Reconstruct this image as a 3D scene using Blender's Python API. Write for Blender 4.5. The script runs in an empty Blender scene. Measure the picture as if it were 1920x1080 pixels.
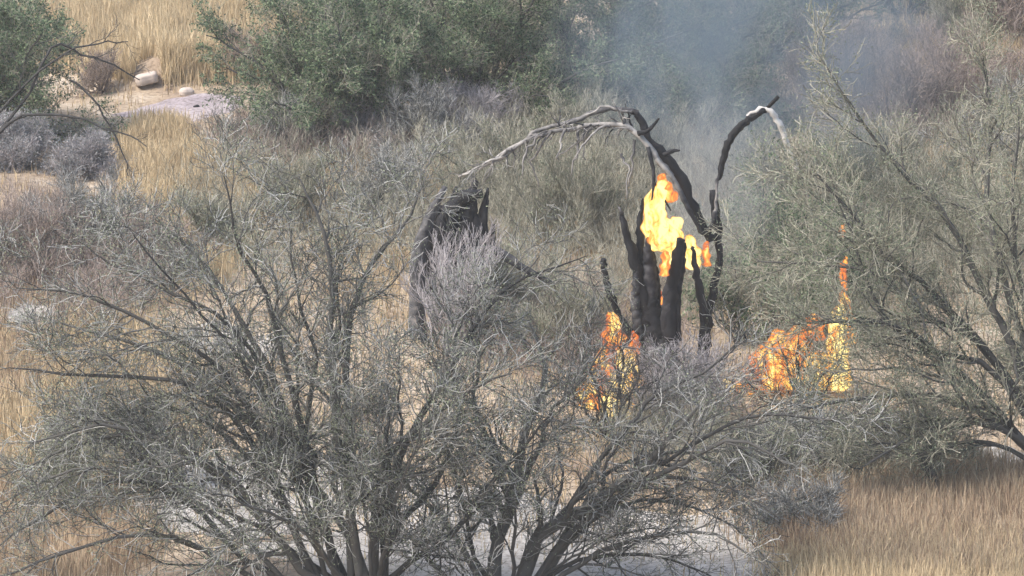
import bpy, math, random
import numpy as np
from math import radians as R
from mathutils import Vector

# ------------------------------------------------------------------ camera, sky, sun, exposure
H, PITCH, FOV = 25.5, R(12.0), R(9.1)
sc = bpy.context.scene
col = sc.collection
cd = bpy.data.cameras.new("camera"); cam = bpy.data.objects.new("camera", cd); col.objects.link(cam)
cam.location = (0, 0, H); cam.rotation_euler = (R(90) - PITCH, 0, 0)
cd.sensor_width = 36; cd.angle = FOV; cd.clip_start = 1; cd.clip_end = 3000
sc.camera = cam
SUN_EL, SUN_AZ = R(50), R(-112)          # soft high sun from the left, a little behind the camera
w = bpy.data.worlds.new("World"); sc.world = w; w.use_nodes = True
nt = w.node_tree; bg = nt.nodes["Background"]
sky = nt.nodes.new("ShaderNodeTexSky"); sky.sky_type = 'NISHITA'; sky.sun_disc = False
sky.sun_elevation = SUN_EL; sky.sun_rotation = SUN_AZ; sky.dust_density = 3; sky.air_density = 1.2
nt.links.new(sky.outputs[0], bg.inputs[0]); bg.inputs[1].default_value = 0.14
sl = bpy.data.lights.new("sun", 'SUN'); sl.energy = 2.5; sl.angle = R(15); sl.color = (1, 0.94, 0.86)
so = bpy.data.objects.new("sun", sl); col.objects.link(so)
so.rotation_euler = Vector((math.sin(SUN_AZ) * math.cos(SUN_EL), math.cos(SUN_AZ) * math.cos(SUN_EL), math.sin(SUN_EL))).to_track_quat('Z', 'Y').to_euler()
sc.view_settings.view_transform = 'Standard'; sc.view_settings.look = 'None'
sc.view_settings.exposure = 1.08; sc.view_settings.gamma = 1
cy = sc.cycles
cy.max_bounces = 5; cy.diffuse_bounces = 2; cy.glossy_bounces = 1; cy.transparent_max_bounces = 24
cy.transmission_bounces = 1; cy.volume_bounces = 1; cy.volume_step_rate = 2.0
cy.filter_width = 1.5

rng = np.random.default_rng(7); random.seed(7)

# ------------------------------------------------------------------ image <-> ground helpers
F_PX = 960 / math.tan(FOV / 2)
FW = np.array([0, math.cos(PITCH), -math.sin(PITCH)]); UP = np.array([0, math.sin(PITCH), math.cos(PITCH)])
def sstep(a, b, x):
    t = np.clip((x - a) / (b - a), 0, 1); return t * t * (3 - 2 * t)
def gz(x, y):
    x = np.asarray(x, float); y = np.asarray(y, float)
    z = 0.10 * np.sin(x * 0.55 + 1.3) * np.sin(y * 0.31) + 0.06 * np.sin(x * 1.3 + y * 0.7) + 0.035 * np.sin(x * 2.9 - y * 1.7 + 2)
    z = z + 0.5 * sstep(141.2, 142.0, y + 0.25 * np.sin(x * 1.4)) * sstep(-9.3, -8.0, x) * sstep(-3.5, -5.0, x) * (1 - sstep(146, 156, y))
    return z
def P(px, py, Y):
    d = FW[None] + np.atleast_1d((np.asarray(px, float) - 960) / F_PX)[:, None] * np.array([[1, 0, 0]]) \
        + np.atleast_1d(-(np.asarray(py, float) - 540) / F_PX)[:, None] * UP[None]
    t = np.atleast_1d(np.asarray(Y, float)) / d[:, 1]
    p = d * t[:, None]; p[:, 2] += H
    return p
def G(px, py):
    d = FW[None] + np.atleast_1d((np.asarray(px, float) - 960) / F_PX)[:, None] * np.array([[1, 0, 0]]) \
        + np.atleast_1d(-(np.asarray(py, float) - 540) / F_PX)[:, None] * UP[None]
    t0 = (1.2 - H) / d[:, 2]; t1 = (-.6 - H) / d[:, 2]
    for _ in range(18):
        t = (t0 + t1) / 2; p = d * t[:, None]; a = p[:, 2] + H > gz(p[:, 0], p[:, 1]); t0 = np.where(a, t, t0); t1 = np.where(a, t1, t)
    p[:, 2] = gz(p[:, 0], p[:, 1])
    return p

# ------------------------------------------------------------------ materials
def ramp(N, stops, interp='LINEAR'):
    r = N.new("ShaderNodeValToRGB"); e = r.color_ramp.elements
    r.color_ramp.interpolation = interp
    while len(e) < len(stops): e.new(0.5)
    for i, (p, c) in enumerate(stops): e[i].position = p; e[i].color = (*c, 1)
    return r
def tone_mat(name, stops, rough=0.85, noise=0.25, nscale=6, transl=0.0, spec=0.2):
    m = bpy.data.materials.new(name); m.use_nodes = True; t = m.node_tree; N = t.nodes; L = t.links
    b = N["Principled BSDF"]; b.inputs["Roughness"].default_value = rough; b.inputs["Specular IOR Level"].default_value = spec
    a = N.new("ShaderNodeAttribute"); a.attribute_name = "tone"
    tc = N.new("ShaderNodeTexCoord"); nz = N.new("ShaderNodeTexNoise"); nz.inputs["Scale"].default_value = nscale; nz.inputs["Detail"].default_value = 4
    L.new(tc.outputs["Object"], nz.inputs["Vector"])
    s = N.new("ShaderNodeMath"); s.operation = 'SUBTRACT'; s.inputs[1].default_value = 0.5; L.new(nz.outputs["Fac"], s.inputs[0])
    mm = N.new("ShaderNodeMath"); mm.operation = 'MULTIPLY_ADD'; mm.inputs[1].default_value = noise * 2
    L.new(s.outputs[0], mm.inputs[0]); L.new(a.outputs["Fac"], mm.inputs[2])
    r = ramp(N, stops); L.new(mm.outputs[0], r.inputs[0]); L.new(r.outputs[0], b.inputs["Base Color"])
    if transl:
        tr = N.new("ShaderNodeBsdfTranslucent"); L.new(r.outputs[0], tr.inputs[0])
        mx = N.new("ShaderNodeMixShader"); mx.inputs[0].default_value = transl
        L.new(b.outputs[0], mx.inputs[1]); L.new(tr.outputs[0], mx.inputs[2]); L.new(mx.outputs[0], N["Material Output"].inputs[0])
    return m
M = {}
M['bark'] = tone_mat('mesquite_bark', [(0, (.035, .034, .034)), (.5, (.085, .082, .078)), (1, (.19, .18, .165))])
M['twig'] = tone_mat('mesquite_twig', [(0, (.028, .029, .030)), (.4, (.105, .108, .102)), (.7, (.26, .262, .25)), (1, (.52, .515, .50))])
M['twig_pale'] = tone_mat('dead_pale_twig', [(0, (.09, .085, .095)), (.5, (.25, .235, .245)), (1, (.48, .45, .46))])
M['twig_olive'] = tone_mat('olive_twig', [(0, (.09, .088, .068)), (.5, (.26, .25, .195)), (1, (.48, .455, .37))])
M['twig_pink'] = tone_mat('reddish_twig', [(0, (.08, .065, .06)), (.5, (.23, .185, .165)), (1, (.42, .35, .31))])
M['leaf'] = tone_mat('mesquite_leaf', [(0, (.06, .08, .05)), (.5, (.16, .19, .125)), (1, (.32, .35, .24))], transl=.25, nscale=1.5, rough=.7)
M['leaf_green'] = tone_mat('palo_verde_leaf', [(0, (.025, .05, .03)), (.5, (.10, .155, .085)), (1, (.30, .36, .21))], transl=.4, nscale=1.2, rough=.7)
M['leaf_blue'] = tone_mat('saltbush_leaf', [(0, (.06, .068, .068)), (.5, (.15, .16, .16)), (1, (.32, .325, .33))], transl=.15, nscale=1.5, rough=.7)
M['leaf_dry'] = tone_mat('dry_leaf', [(0, (.09, .062, .042)), (.5, (.20, .145, .10)), (1, (.36, .28, .20))], transl=.2, nscale=1.5, rough=.7)
M['grass'] = tone_mat('dry_grass', [(0, (.25, .185, .12)), (.45, (.45, .345, .21)), (1, (.68, .56, .37))], transl=.25, nscale=.6, noise=.3)
M['grass_red'] = tone_mat('reddish_dry_grass', [(0, (.19, .13, .095)), (.5, (.42, .315, .215)), (1, (.68, .57, .41))], transl=.25, nscale=.6, noise=.3)
M['char'] = tone_mat('charred_wood', [(0, (.006, .006, .007)), (.3, (.018, .018, .022)), (.45, (.08, .078, .082)), (.7, (.34, .32, .30)), (1, (.62, .60, .57))], noise=.24, nscale=9, rough=.75)
M['rock'] = tone_mat('pale_rock', noise=.12, stops=[(0, (.30, .25, .22)), (.5, (.50, .43, .38)), (1, (.66, .59, .53))], nscale=5)
M['stone_dark'] = tone_mat('dark_stone', [(0, (.008, .008, .009)), (1, (.03, .03, .03))])

def ground_mat(name, c1, c2, c3, sc1, sc2):
    m = bpy.data.materials.new(name); m.use_nodes = True; t = m.node_tree; N = t.nodes; L = t.links
    b = N["Principled BSDF"]; b.inputs["Roughness"].default_value = .95; b.inputs["Specular IOR Level"].default_value = .1
    tc = N.new("ShaderNodeTexCoord")
    n1 = N.new("ShaderNodeTexNoise"); n1.inputs["Scale"].default_value = sc1; n1.inputs["Detail"].default_value = 6; n1.inputs["Roughness"].default_value = .65
    n2 = N.new("ShaderNodeTexNoise"); n2.inputs["Scale"].default_value = sc2; n2.inputs["Detail"].default_value = 5
    L.new(tc.outputs["Object"], n1.inputs["Vector"]); L.new(tc.outputs["Object"], n2.inputs["Vector"])
    r1 = ramp(N, [(.36, c1), (.5, c2), (.64, c3)]); L.new(n1.outputs["Fac"], r1.inputs[0])
    r2 = ramp(N, [(.35, (.62, .60, .58)), (.55, (1, 1, 1))]); L.new(n2.outputs["Fac"], r2.inputs[0])
    mx = N.new("ShaderNodeMix"); mx.data_type = 'RGBA'; mx.blend_type = 'MULTIPLY'; mx.inputs[0].default_value = 1
    L.new(r1.outputs[0], mx.inputs[6]); L.new(r2.outputs[0], mx.inputs[7]); L.new(mx.outputs[2], b.inputs["Base Color"])
    bp = N.new("ShaderNodeBump"); bp.inputs["Strength"].default_value = .6; bp.inputs["Distance"].default_value = .05
    L.new(n2.outputs["Fac"], bp.inputs["Height"]); L.new(bp.outputs[0], b.inputs["Normal"])
    return m
M['ground'] = ground_mat('desert_ground', (.25, .19, .14), (.35, .28, .205), (.44, .375, .30), .35, 9)
M['sand'] = ground_mat('pale_sand', (.28, .265, .245), (.37, .35, .325), (.46, .435, .41), .8, 12)
M['track'] = ground_mat('dusty_track', (.25, .215, .225), (.33, .285, .295), (.39, .35, .355), .8, 12)

# ------------------------------------------------------------------ mesh helpers
class Geo:
    def __init__(s): s.v = []; s.q = []; s.t = []; s.n = 0
    def add(s, v, q, tone):
        s.v.append(v); s.q.append(q + s.n); s.t.append(tone); s.n += len(v)
    def build(s, name, mat, parent=None, smooth=True, origin=None):
        v = np.concatenate(s.v).astype(np.float32); q = np.concatenate(s.q).astype(np.int32); t = np.concatenate(s.t).astype(np.float32)
        o3 = np.array(parent.location if parent is not None else (origin if origin is not None else (0, 0, 0)), np.float32)
        v = v - o3
        me = bpy.data.meshes.new(name)
        me.vertices.add(len(v)); me.vertices.foreach_set("co", v.ravel())
        me.loops.add(q.size); me.loops.foreach_set("vertex_index", q.ravel())
        me.polygons.add(len(q)); me.polygons.foreach_set("loop_start", np.arange(0, q.size, 4, dtype=np.int32))
        me.polygons.foreach_set("loop_total", np.full(len(q), 4, np.int32))
        me.polygons.foreach_set("use_smooth", np.full(len(q), smooth))
        a = me.attributes.new("tone", 'FLOAT', 'POINT'); a.data.foreach_set("value", t)
        me.update(calc_edges=True); me.materials.append(mat)
        o = bpy.data.objects.new(name, me); col.objects.link(o)
        if parent is not None: o.parent = parent
        elif origin is not None: o.location = o3.tolist()
        return o

def nrm(a): return a / np.maximum(np.linalg.norm(a, axis=-1, keepdims=True), 1e-9)
def tubes(g, pts, rad, k, tone, rough=0.0, cap=False):
    """pts (M,N,3), rad (M,N), tone scalar/(M,)/(M,N)"""
    if cap:
        pts = np.concatenate([pts, pts[:, -1:]], 1); rad = np.concatenate([rad, rad[:, -1:] * 0.02], 1)
        tone = np.asarray(tone, float)
        if tone.ndim == 2: tone = np.concatenate([tone, tone[:, -1:]], 1)
    Mn, Nn = rad.shape
    tan = np.zeros_like(pts); tan[:, 1:-1] = pts[:, 2:] - pts[:, :-2]; tan[:, 0] = pts[:, 1] - pts[:, 0]; tan[:, -1] = pts[:, -1] - pts[:, -2]
    if cap: tan[:, -1] = tan[:, -2] = pts[:, -2] - pts[:, -3]
    tan = nrm(tan)
    ref = nrm(np.cross(tan.mean(1), rng.normal(size=(Mn, 3))))[:, None, :]
    n1 = nrm(np.cross(tan, ref)); n2 = np.cross(tan, n1)
    a = np.arange(k) * 2 * np.pi / k
    rr = np.broadcast_to(rad[:, :, None], (Mn, Nn, k)).copy()
    if rough: rr *= 1 + rough * rng.normal(size=rr.shape)
    v = pts[:, :, None, :] + rr[..., None] * (np.cos(a)[None, None, :, None] * n1[:, :, None, :] + np.sin(a)[None, None, :, None] * n2[:, :, None, :])
    i = np.arange(Mn)[:, None, None] * Nn * k + np.arange(Nn - 1)[None, :, None] * k
    j = np.arange(k)[None, None, :]; j2 = (np.arange(k)[None, None, :] + 1) % k
    q = np.stack([i + j, i + j2, i + k + j2, i + k + j], -1).reshape(-1, 4)
    tone = np.asarray(tone, float)
    if tone.ndim == 0: tn = np.full(Mn * Nn * k, float(tone))
    elif tone.ndim == 1: tn = np.repeat(tone, Nn * k)
    else: tn = np.repeat(tone.reshape(-1), k)
    g.add(v.reshape(-1, 3), q, tn)
def leaves(g, pos, size, tlo=0, thi=1, up=0.3, aspect=2.2):
    n = len(pos)
    d = nrm(rng.normal(size=(n, 3)) + np.array([0, 0, up])); e = nrm(np.cross(d, rng.normal(size=(n, 3))))
    s = size * rng.uniform(.6, 1.4, n)[:, None]
    v = np.stack([pos - d * s, pos + e * s / aspect, pos + d * s, pos - e * s / aspect], 1).reshape(-1, 3)
    g.add(v, np.arange(n * 4).reshape(n, 4), np.repeat(rng.uniform(tlo, thi, n), 4))
def spline(pts, n):
    p = np.asarray(pts, float); m = len(p)
    p = np.vstack([2 * p[0] - p[1], p, 2 * p[-1] - p[-2]])
    u = np.linspace(0, m - 1 - 1e-6, n); i = u.astype(int); t = (u - i)[:, None]
    a, b, c, d = p[i], p[i + 1], p[i + 2], p[i + 3]
    return .5 * (2 * b + (c - a) * t + (2 * a - 5 * b + 4 * c - d) * t * t + (3 * b - a - 3 * c + d) * t ** 3)
def grow(PP, RR, n, length, ang, seg, wob=.12, trop=(0, 0, .05), rf=.6, t0=.15, t1=1.0, zig=0.0, rmin=.002, flat=None):
    Mn, Nn, _ = PP.shape; K = Mn * n
    par = np.repeat(np.arange(Mn), n)
    t = (np.tile(np.arange(n) / n, Mn) + rng.uniform(0, 1.0 / n, K)) * (t1 - t0) + t0
    u = t * (Nn - 1); i = np.minimum(u.astype(int), Nn - 2); f = (u - i)[:, None]
    A = PP[par, i]; B = PP[par, i + 1]; s = A * (1 - f) + B * f; T = nrm(B - A)
    r0 = (RR[par, i] * (1 - f[:, 0]) + RR[par, i + 1] * f[:, 0]) * rf
    pr = nrm(np.cross(T, rng.normal(size=(K, 3))))
    an = rng.uniform(ang[0], ang[1], K)[:, None]
    d = T * np.cos(an) + pr * np.sin(an)
    L = rng.uniform(length[0], length[1], K) * (1.15 - .6 * t)
    st = (L / seg)[:, None]
    out = np.zeros((K, seg + 1, 3)); out[:, 0] = s; p = s.copy(); tr = np.array(trop)
    zv = nrm(np.cross(d, rng.normal(size=(K, 3))))
    for j in range(seg):
        d = nrm(d + rng.normal(size=(K, 3)) * wob + tr + zv * zig * (1 if j % 2 else -1))
        p = p + d * st; out[:, j + 1] = p
    z0 = gz(out[..., 0], out[..., 1]) + .02
    out[..., 2] = np.maximum(out[..., 2], z0)
    w = np.linspace(1, .28, seg + 1)[None]
    return out, np.maximum(r0[:, None] * w, rmin)
def free_limbs(base, n, length, el, az=(0, 2 * np.pi), seg=10, wob=.10, droop=-.04, r=.07, spread=.15):
    a = rng.uniform(az[0], az[1], n); e = rng.uniform(R(el[0]), R(el[1]), n)
    d = np.stack([np.cos(a) * np.cos(e), np.sin(a) * np.cos(e), np.sin(e)], 1)
    p = np.array(base)[None] + np.stack([np.cos(a), np.sin(a), 0 * a], 1) * rng.uniform(0, spread, n)[:, None]
    p[:, 2] = gz(p[:, 0], p[:, 1]) - .05
    L = rng.uniform(length[0], length[1], n); out = [p.copy()]
    for j in range(seg):
        d = nrm(d + rng.normal(size=(n, 3)) * wob + np.array([0, 0, droop * (1 if j > seg * .3 else -.5)]))
        p = p + d * (L / seg)[:, None]; out.append(p.copy())
    out = np.stack(out, 1); out[:, 1:, 2] = np.maximum(out[:, 1:, 2], gz(out[:, 1:, 0], out[:, 1:, 1]) + .04)
    rad = (r * (L / L.mean()))[:, None] * np.linspace(1, .25, seg + 1)[None] ** 1.1
    return out, rad

def tag(o, label=None, cat=None, group=None, kind=None):
    if label: o["label"] = label
    if cat: o["category"] = cat
    if group: o["group"] = group
    if kind: o["kind"] = kind
    return o
def thing(name, label, cat, loc, group=None):
    o = bpy.data.objects.new(name, None); col.objects.link(o); o.location = tuple(float(x) for x in loc); o.empty_display_size = .3
    return tag(o, label, cat, group)

def plant(name, label, cat, base, traced=(), free=(), l1=(10, (1.0, 2.0)), l2=(8, (.5, 1.0)), l3=(6, (.2, .5)), l4=None, trunk_mat='bark', twig_mat='twig',
          leaf=None, leafn=0, leafsize=.03, trop=(0, 0, .04), ang=(.35, .9), wob=.14, zig=.08, group=None, rmin=.0035, tone=(0, 1), k0=7, leaf_t=(0, 1), leafspread=.04, ttone=(.1, .6)):
    root = thing(name, label, cat, base, group)
    g = Geo(); PP = []; RR = []
    for (p, r) in traced:
        PP.append(p[None]); RR.append(r[None])
    for kw in free:
        p, r = free_limbs(base, **kw); PP.append(p); RR.append(r)
    n = 14
    PP = [np.stack([spline(q, n) for q in p]) for p in PP]
    RR = [np.stack([np.interp(np.linspace(0, 1, n), np.linspace(0, 1, r.shape[1]), x) for x in r]) for r in RR]
    PP = np.concatenate(PP); RR = np.concatenate(RR)
    PP[:, 1:-1] += rng.normal(size=PP[:, 1:-1].shape) * .018
    tubes(g, PP, RR, k0, rng.uniform(*ttone, len(PP)), rough=.06)
    gt = Geo(); lp = []
    p1, r1 = grow(PP, RR, l1[0], l1[1], ang, 8, wob, trop, .55, .18, 1, zig, rmin)
    tubes(g, p1, r1, 5, rng.uniform(ttone[0], min(1, ttone[1] + .15), len(p1)))
    p2, r2 = grow(p1, r1, l2[0], l2[1], ang, 6, wob, trop, .6, .15, 1, zig * 1.5, rmin)
    tubes(gt, p2, r2, 3, rng.uniform(*tone, len(p2)))
    p3, r3 = grow(p2, r2, l3[0], l3[1], ang, 4, wob, trop, .75, .1, 1, zig * 2, rmin * .85)
    tubes(gt, p3, r3, 3, rng.uniform(*tone, len(p3)))
    last = p3
    if l4:
        p4, r4 = grow(p3, r3, l4[0], l4[1], ang, 3, wob, trop, .8, .1, 1, zig * 2, rmin * .8)
        tubes(gt, p4, r4, 3, rng.uniform(*tone, len(p4))); last = p4
    g.build('trunk', M[trunk_mat], root); gt.build('twigs', M[twig_mat], root)
    if leafn:
        f = last.reshape(-1, 3); idx = rng.integers(0, len(f), leafn)
        # clumps: weight by a smooth 3D pattern so the crown keeps gaps
        c = f[idx]; pat = np.sin(c[:, 0] * 3.1 + 1) * np.sin(c[:, 1] * 2.7) * np.sin(c[:, 2] * 3.7 + .5) + .6 * np.sin(c[:, 0] * 7 + c[:, 2] * 6)
        c = c[pat + rng.uniform(-.9, .9, len(c)) > -.25]
        c = c + rng.normal(size=c.shape) * leafspread
        c[:, 2] = np.maximum(c[:, 2], gz(c[:, 0], c[:, 1]) + .03)
        gl = Geo(); leaves(gl, c, leafsize, *leaf_t); gl.build('leaves', M[leaf], root, smooth=False)
    return root
def trace(px, Y0, dY, r0, r1, jit=.0):
    """a limb through picture positions, walking from depth Y0 to Y0+dY"""
    q = np.array(px, float); n = len(q); Y = Y0 + dY * np.linspace(0, 1, n) ** 1.3
    p = P(q[:, 0], q[:, 1], Y)
    return spline(p, 14), np.linspace(1, 0, 14) ** .8 * (r0 - r1) + r1

# ------------------------------------------------------------------ ground, sand, track
def sheet(name, xs, ys, zf, mat):
    X, Y = np.meshgrid(xs, ys); Z = zf(X, Y); nx, ny = len(xs), len(ys)
    v = np.stack([X, Y, Z], -1).reshape(-1, 3)
    i = np.arange(ny - 1)[:, None] * nx + np.arange(nx - 1)[None]
    g = Geo(); g.add(v, np.stack([i, i + 1, i + nx + 1, i + nx], -1).reshape(-1, 4), np.zeros(len(v)))
    return g.build(name, mat)
xs = np.concatenate([[-600, -200, -80], np.arange(-40, 40.01, .4), [80, 200, 600]])
ys = np.concatenate([[-100, 0, 50, 75], np.arange(85, 175.01, .4), [200, 260, 400, 700]])
tag(sheet('ground', xs, ys, gz, M['ground']), 'dry tan desert ground under the brush', kind='structure')
def patch(name, label, cx, cyy, rx, ry, mat, seed, yaw=0):
    c = G(cx, cyy)[0]; na, nr = 64, 14; a = np.linspace(0, 2 * np.pi, na, endpoint=False)
    rad = 1 + .16 * np.sin(3 * a + seed) + .10 * np.sin(5 * a + 2 * seed) + .06 * np.sin(11 * a + seed)
    v = []
    for j in range(nr + 1):
        f = j / nr; x = c[0] + rx * f * rad * np.cos(a) ; y = c[1] + ry * f * rad * np.sin(a)
        v.append(np.stack([x, y, gz(x, y) + (.035 if f < .8 else .035 - .09 * (f - .8) / .2)], 1))
    v = np.concatenate(v); i = (np.arange(nr)[:, None] * na + np.arange(na)[None]); i2 = (np.arange(nr)[:, None] * na + (np.arange(na)[None] + 1) % na)
    g = Geo(); g.add(v, np.stack([i, i2, i2 + na, i + na], -1).reshape(-1, 4), np.zeros(len(v)))
    return tag(g.build(name, mat), label, kind='structure')
patch('sand_patch', 'pale bare sand under the big bare tree', 480, 930, 2.6, 3.6, M['sand'], 1.0)
patch('sand_patch', 'long pale bare sand strip along the bottom centre', 1000, 1015, 5.0, 3.4, M['sand'], 2.2)
patch('sand_patch', 'pale sand clearing behind the big bare tree', 400, 650, 1.5, 1.6, M['sand'], 3.1)
patch('sand_patch', 'pale sand at the left edge of the picture', 50, 590, 1.0, 1.5, M['sand'], 4.7)
patch('sand_patch', 'pale sand seen under the right tree', 1840, 880, 1.8, 2.4, M['sand'], .6)
patch('dirt_path', 'dusty pale lavender track below the grassy bank', 350, 203, 1.5, 1.5, M['track'], 5.0)

# ------------------------------------------------------------------ grass
def grass_pts(n, cx, cyy, rx, ry, soft=.25):
    p = grass_pts0(n, cx, cyy, rx, ry, soft)
    for (ex, ey, er, es) in [(275, 168, .34, 1.1), (335, 199, 1.0, 1.5), (430, 210, .4, 1.0), (1080, 530, .8, 1.2), (60, 600, .5, .9)]:
        c = G(ex, ey)[0]; p = p[((p[:, 0] - c[0]) / er) ** 2 + ((p[:, 1] - c[1]) / es) ** 2 > 1]
    return p
def grass_pts0(n, cx, cyy, rx, ry, soft=.25):
    a = rng.uniform(0, 2 * np.pi, n); r = np.sqrt(rng.uniform(0, 1, n)) * (1 + rng.normal(size=n) * soft * .4)
    return G(cx + rx * r * np.cos(a), cyy + ry * r * np.sin(a))
def blades(g, p, h, wd, lean=.25, tlo=0, thi=1, clump=True):
    n = len(p)
    if clump:
        cl = .55 + .45 * np.sin(p[:, 0] * 2.3 + np.sin(p[:, 1] * 1.7)) * np.sin(p[:, 1] * 1.3 + 1)
        keep = rng.uniform(0, 1, n) < .35 + .65 * cl; p = p[keep]; n = len(p)
    hh = h * rng.uniform(.45, 1.25, n)
    a = rng.uniform(0, 2 * np.pi, n); ln = np.stack([np.cos(a), np.sin(a), 0 * a], 1) * (hh * np.abs(rng.normal(size=n)) * lean)[:, None]
    s = rng.uniform(0, np.pi, n); sd = np.stack([np.cos(s), np.sin(s), 0 * s], 1) * (wd * rng.uniform(.6, 1.3, n))[:, None]
    u = np.array([0, 0, 1.])
    m = p + ln * .3 + u * (hh * .55)[:, None]; t = p + ln + u * hh[:, None]
    v = np.stack([p - sd, p + sd, m + sd * .8, m - sd * .8, t + sd * .2, t - sd * .2], 1).reshape(-1, 3)
    b = np.arange(n)[:, None] * 6
    q = np.concatenate([b + np.array([[0, 1, 2, 3]]), b + np.array([[3, 2, 4, 5]])])
    g.add(v, q, np.repeat(rng.uniform(tlo, thi, n), 6))
def grass(name, label, mat, regs):
    g = Geo()
    for (n, cx, cyy, rx, ry, h, wd, tl, th) in regs: blades(g, grass_pts(n, cx, cyy, rx, ry), h, wd, tlo=tl, thi=th)
    return tag(g.build(name, M[mat], smooth=False), label, 'grass', kind='stuff')
grass('dry_grass', 'golden dry grass on the upper left bank and down the gap below it', 'grass', [
    (52000, 330, 70, 300, 85, .55, .010, .3, 1), (9000, 480, 120, 140, 40, .4, .009, .1, .7),
    (14000, 300, 305, 75, 80, .36, .010, .3, 1), (20000, 350, 420, 130, 120, .42, .010, .3, 1),
    (9000, 560, 360, 260, 70, .35, .009, .1, .7)])
grass('straw_grass', 'sparse tan straw scattered over the ground among the shrubs', 'grass', [
    (60000, 960, 500, 1400, 520, .22, .010, 0, .8), (20000, 120, 740, 260, 160, .3, .010, .2, .9), (26000, 1000, 420, 420, 220, .3, .009, .1, .8)])
grass('reddish_grass', 'reddish tan dry grass filling the bottom right corner', 'grass_red', [
    (52000, 1800, 1000, 380, 110, .5, .008, .1, .8), (9000, 1560, 1000, 130, 80, .4, .007, 0, .8), (16000, 60, 1010, 240, 120, .35, .008, .2, .8), (9000, 10, 600, 110, 160, .35, .008, .1, .7)])
grass('straw_coloured_grass', 'pale yellow straw grass along the bottom right edge', 'grass', [
    (22000, 1780, 1085, 330, 55, .45, .008, .5, 1)])
grass('golden_grass', 'orange gold grass glimpsed behind the upper right brush', 'grass', [
    (16000, 1860, 300, 110, 60, .4, .009, .4, 1), (22000, 1780, 120, 260, 60, .45, .010, .1, .8), (26000, 1750, -15, 320, 40, .5, .012, .1, .8)])

# ------------------------------------------------------------------ the two big bare trees in front
bA = G(690, 1125)[0]; YA = bA[1]
TA = [
 ([(700, 1120), (650, 1000), (560, 880), (480, 800), (360, 690), (240, 640), (60, 590)], 1.2, .11, .012),
 ([(640, 1125), (560, 1060), (485, 965), (440, 900), (340, 840), (200, 800), (60, 830)], -.8, .10, .012),
 ([(600, 1125), (520, 1080), (450, 1040), (350, 935), (230, 900), (90, 960), (-20, 1040)], .5, .085, .01),
 ([(560, 1130), (430, 1060), (330, 1010), (230, 1005), (100, 1045), (-20, 1085)], -1.2, .06, .012),
 ([(640, 1120), (600, 950), (540, 780), (480, 650), (400, 520), (290, 410)], 1.6, .10, .01),
 ([(680, 1120), (640, 850), (620, 650), (625, 540), (600, 420), (560, 330)], .2, .10, .01),
 ([(700, 1120), (705, 940), (730, 850), (790, 800), (870, 740), (960, 700)], -.9, .10, .01),
 ([(660, 1120), (655, 800), (650, 640), (690, 500), (760, 420), (800, 330)], 1.0, .09, .01),
 ([(720, 1120), (720, 950), (765, 820), (840, 700), (900, 600), (980, 520), (1100, 480)], 1.4, .09, .008),
 ([(600, 1120), (520, 920), (430, 770), (330, 715), (150, 700), (20, 690)], -.4, .08, .01),
 ([(640, 1120), (570, 820), (530, 660), (500, 560), (450, 460), (420, 330)], -1.0, .08, .01),
 ([(690, 1120), (760, 1060), (850, 1000), (900, 930), (980, 840), (1040, 770)], -.5, .08, .01),
 ([(640, 1120), (600, 960), (575, 800), (590, 680), (560, 560), (545, 430)], .7, .07, .01),
 ([(700, 1120), (740, 1000), (820, 900), (860, 780), (850, 660), (880, 560)], .3, .07, .01),
 ([(560, 1120), (430, 985), (300, 905), (150, 880), (0, 945)], -.6, .06, .01),
 ([(620, 1120), (470, 860), (330, 770), (180, 785), (50, 840)], .9, .06, .01),
 ([(600, 1115), (420, 900), (250, 815), (110, 850), (-20, 905)], .2, .06, .01),
 ([(620, 1120), (520, 760), (420, 600), (300, 540), (170, 470)], .6, .06, .01),
 ([(600, 1120), (450, 740), (300, 620), (170, 560), (30, 540)], -.3, .06, .01),
 ([(650, 1120), (560, 860), (470, 700), (350, 560), (250, 440)], -1.1, .05, .01),
]
plant('mesquite_tree', 'big bare many stemmed mesquite fanning out across the lower left', 'tree', bA,
      traced=[trace(p, YA, dy, r0 * .78, r1) for (p, dy, r0, r1) in TA],
      free=[dict(n=8, length=(3.5, 6.0), el=(35, 82), r=.045)],
      l1=(12, (.9, 2.0)), l2=(8, (.45, 1.0)), l3=(6, (.2, .55)), leaf='leaf', leafn=160000, leafsize=.015, leaf_t=(.35, 1), trop=(0, 0, .02), ang=(.35, 1.0), rmin=.0055, wob=.2, zig=.13, leafspread=.09, tone=(.05, .95), ttone=(.05, .65))

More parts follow.
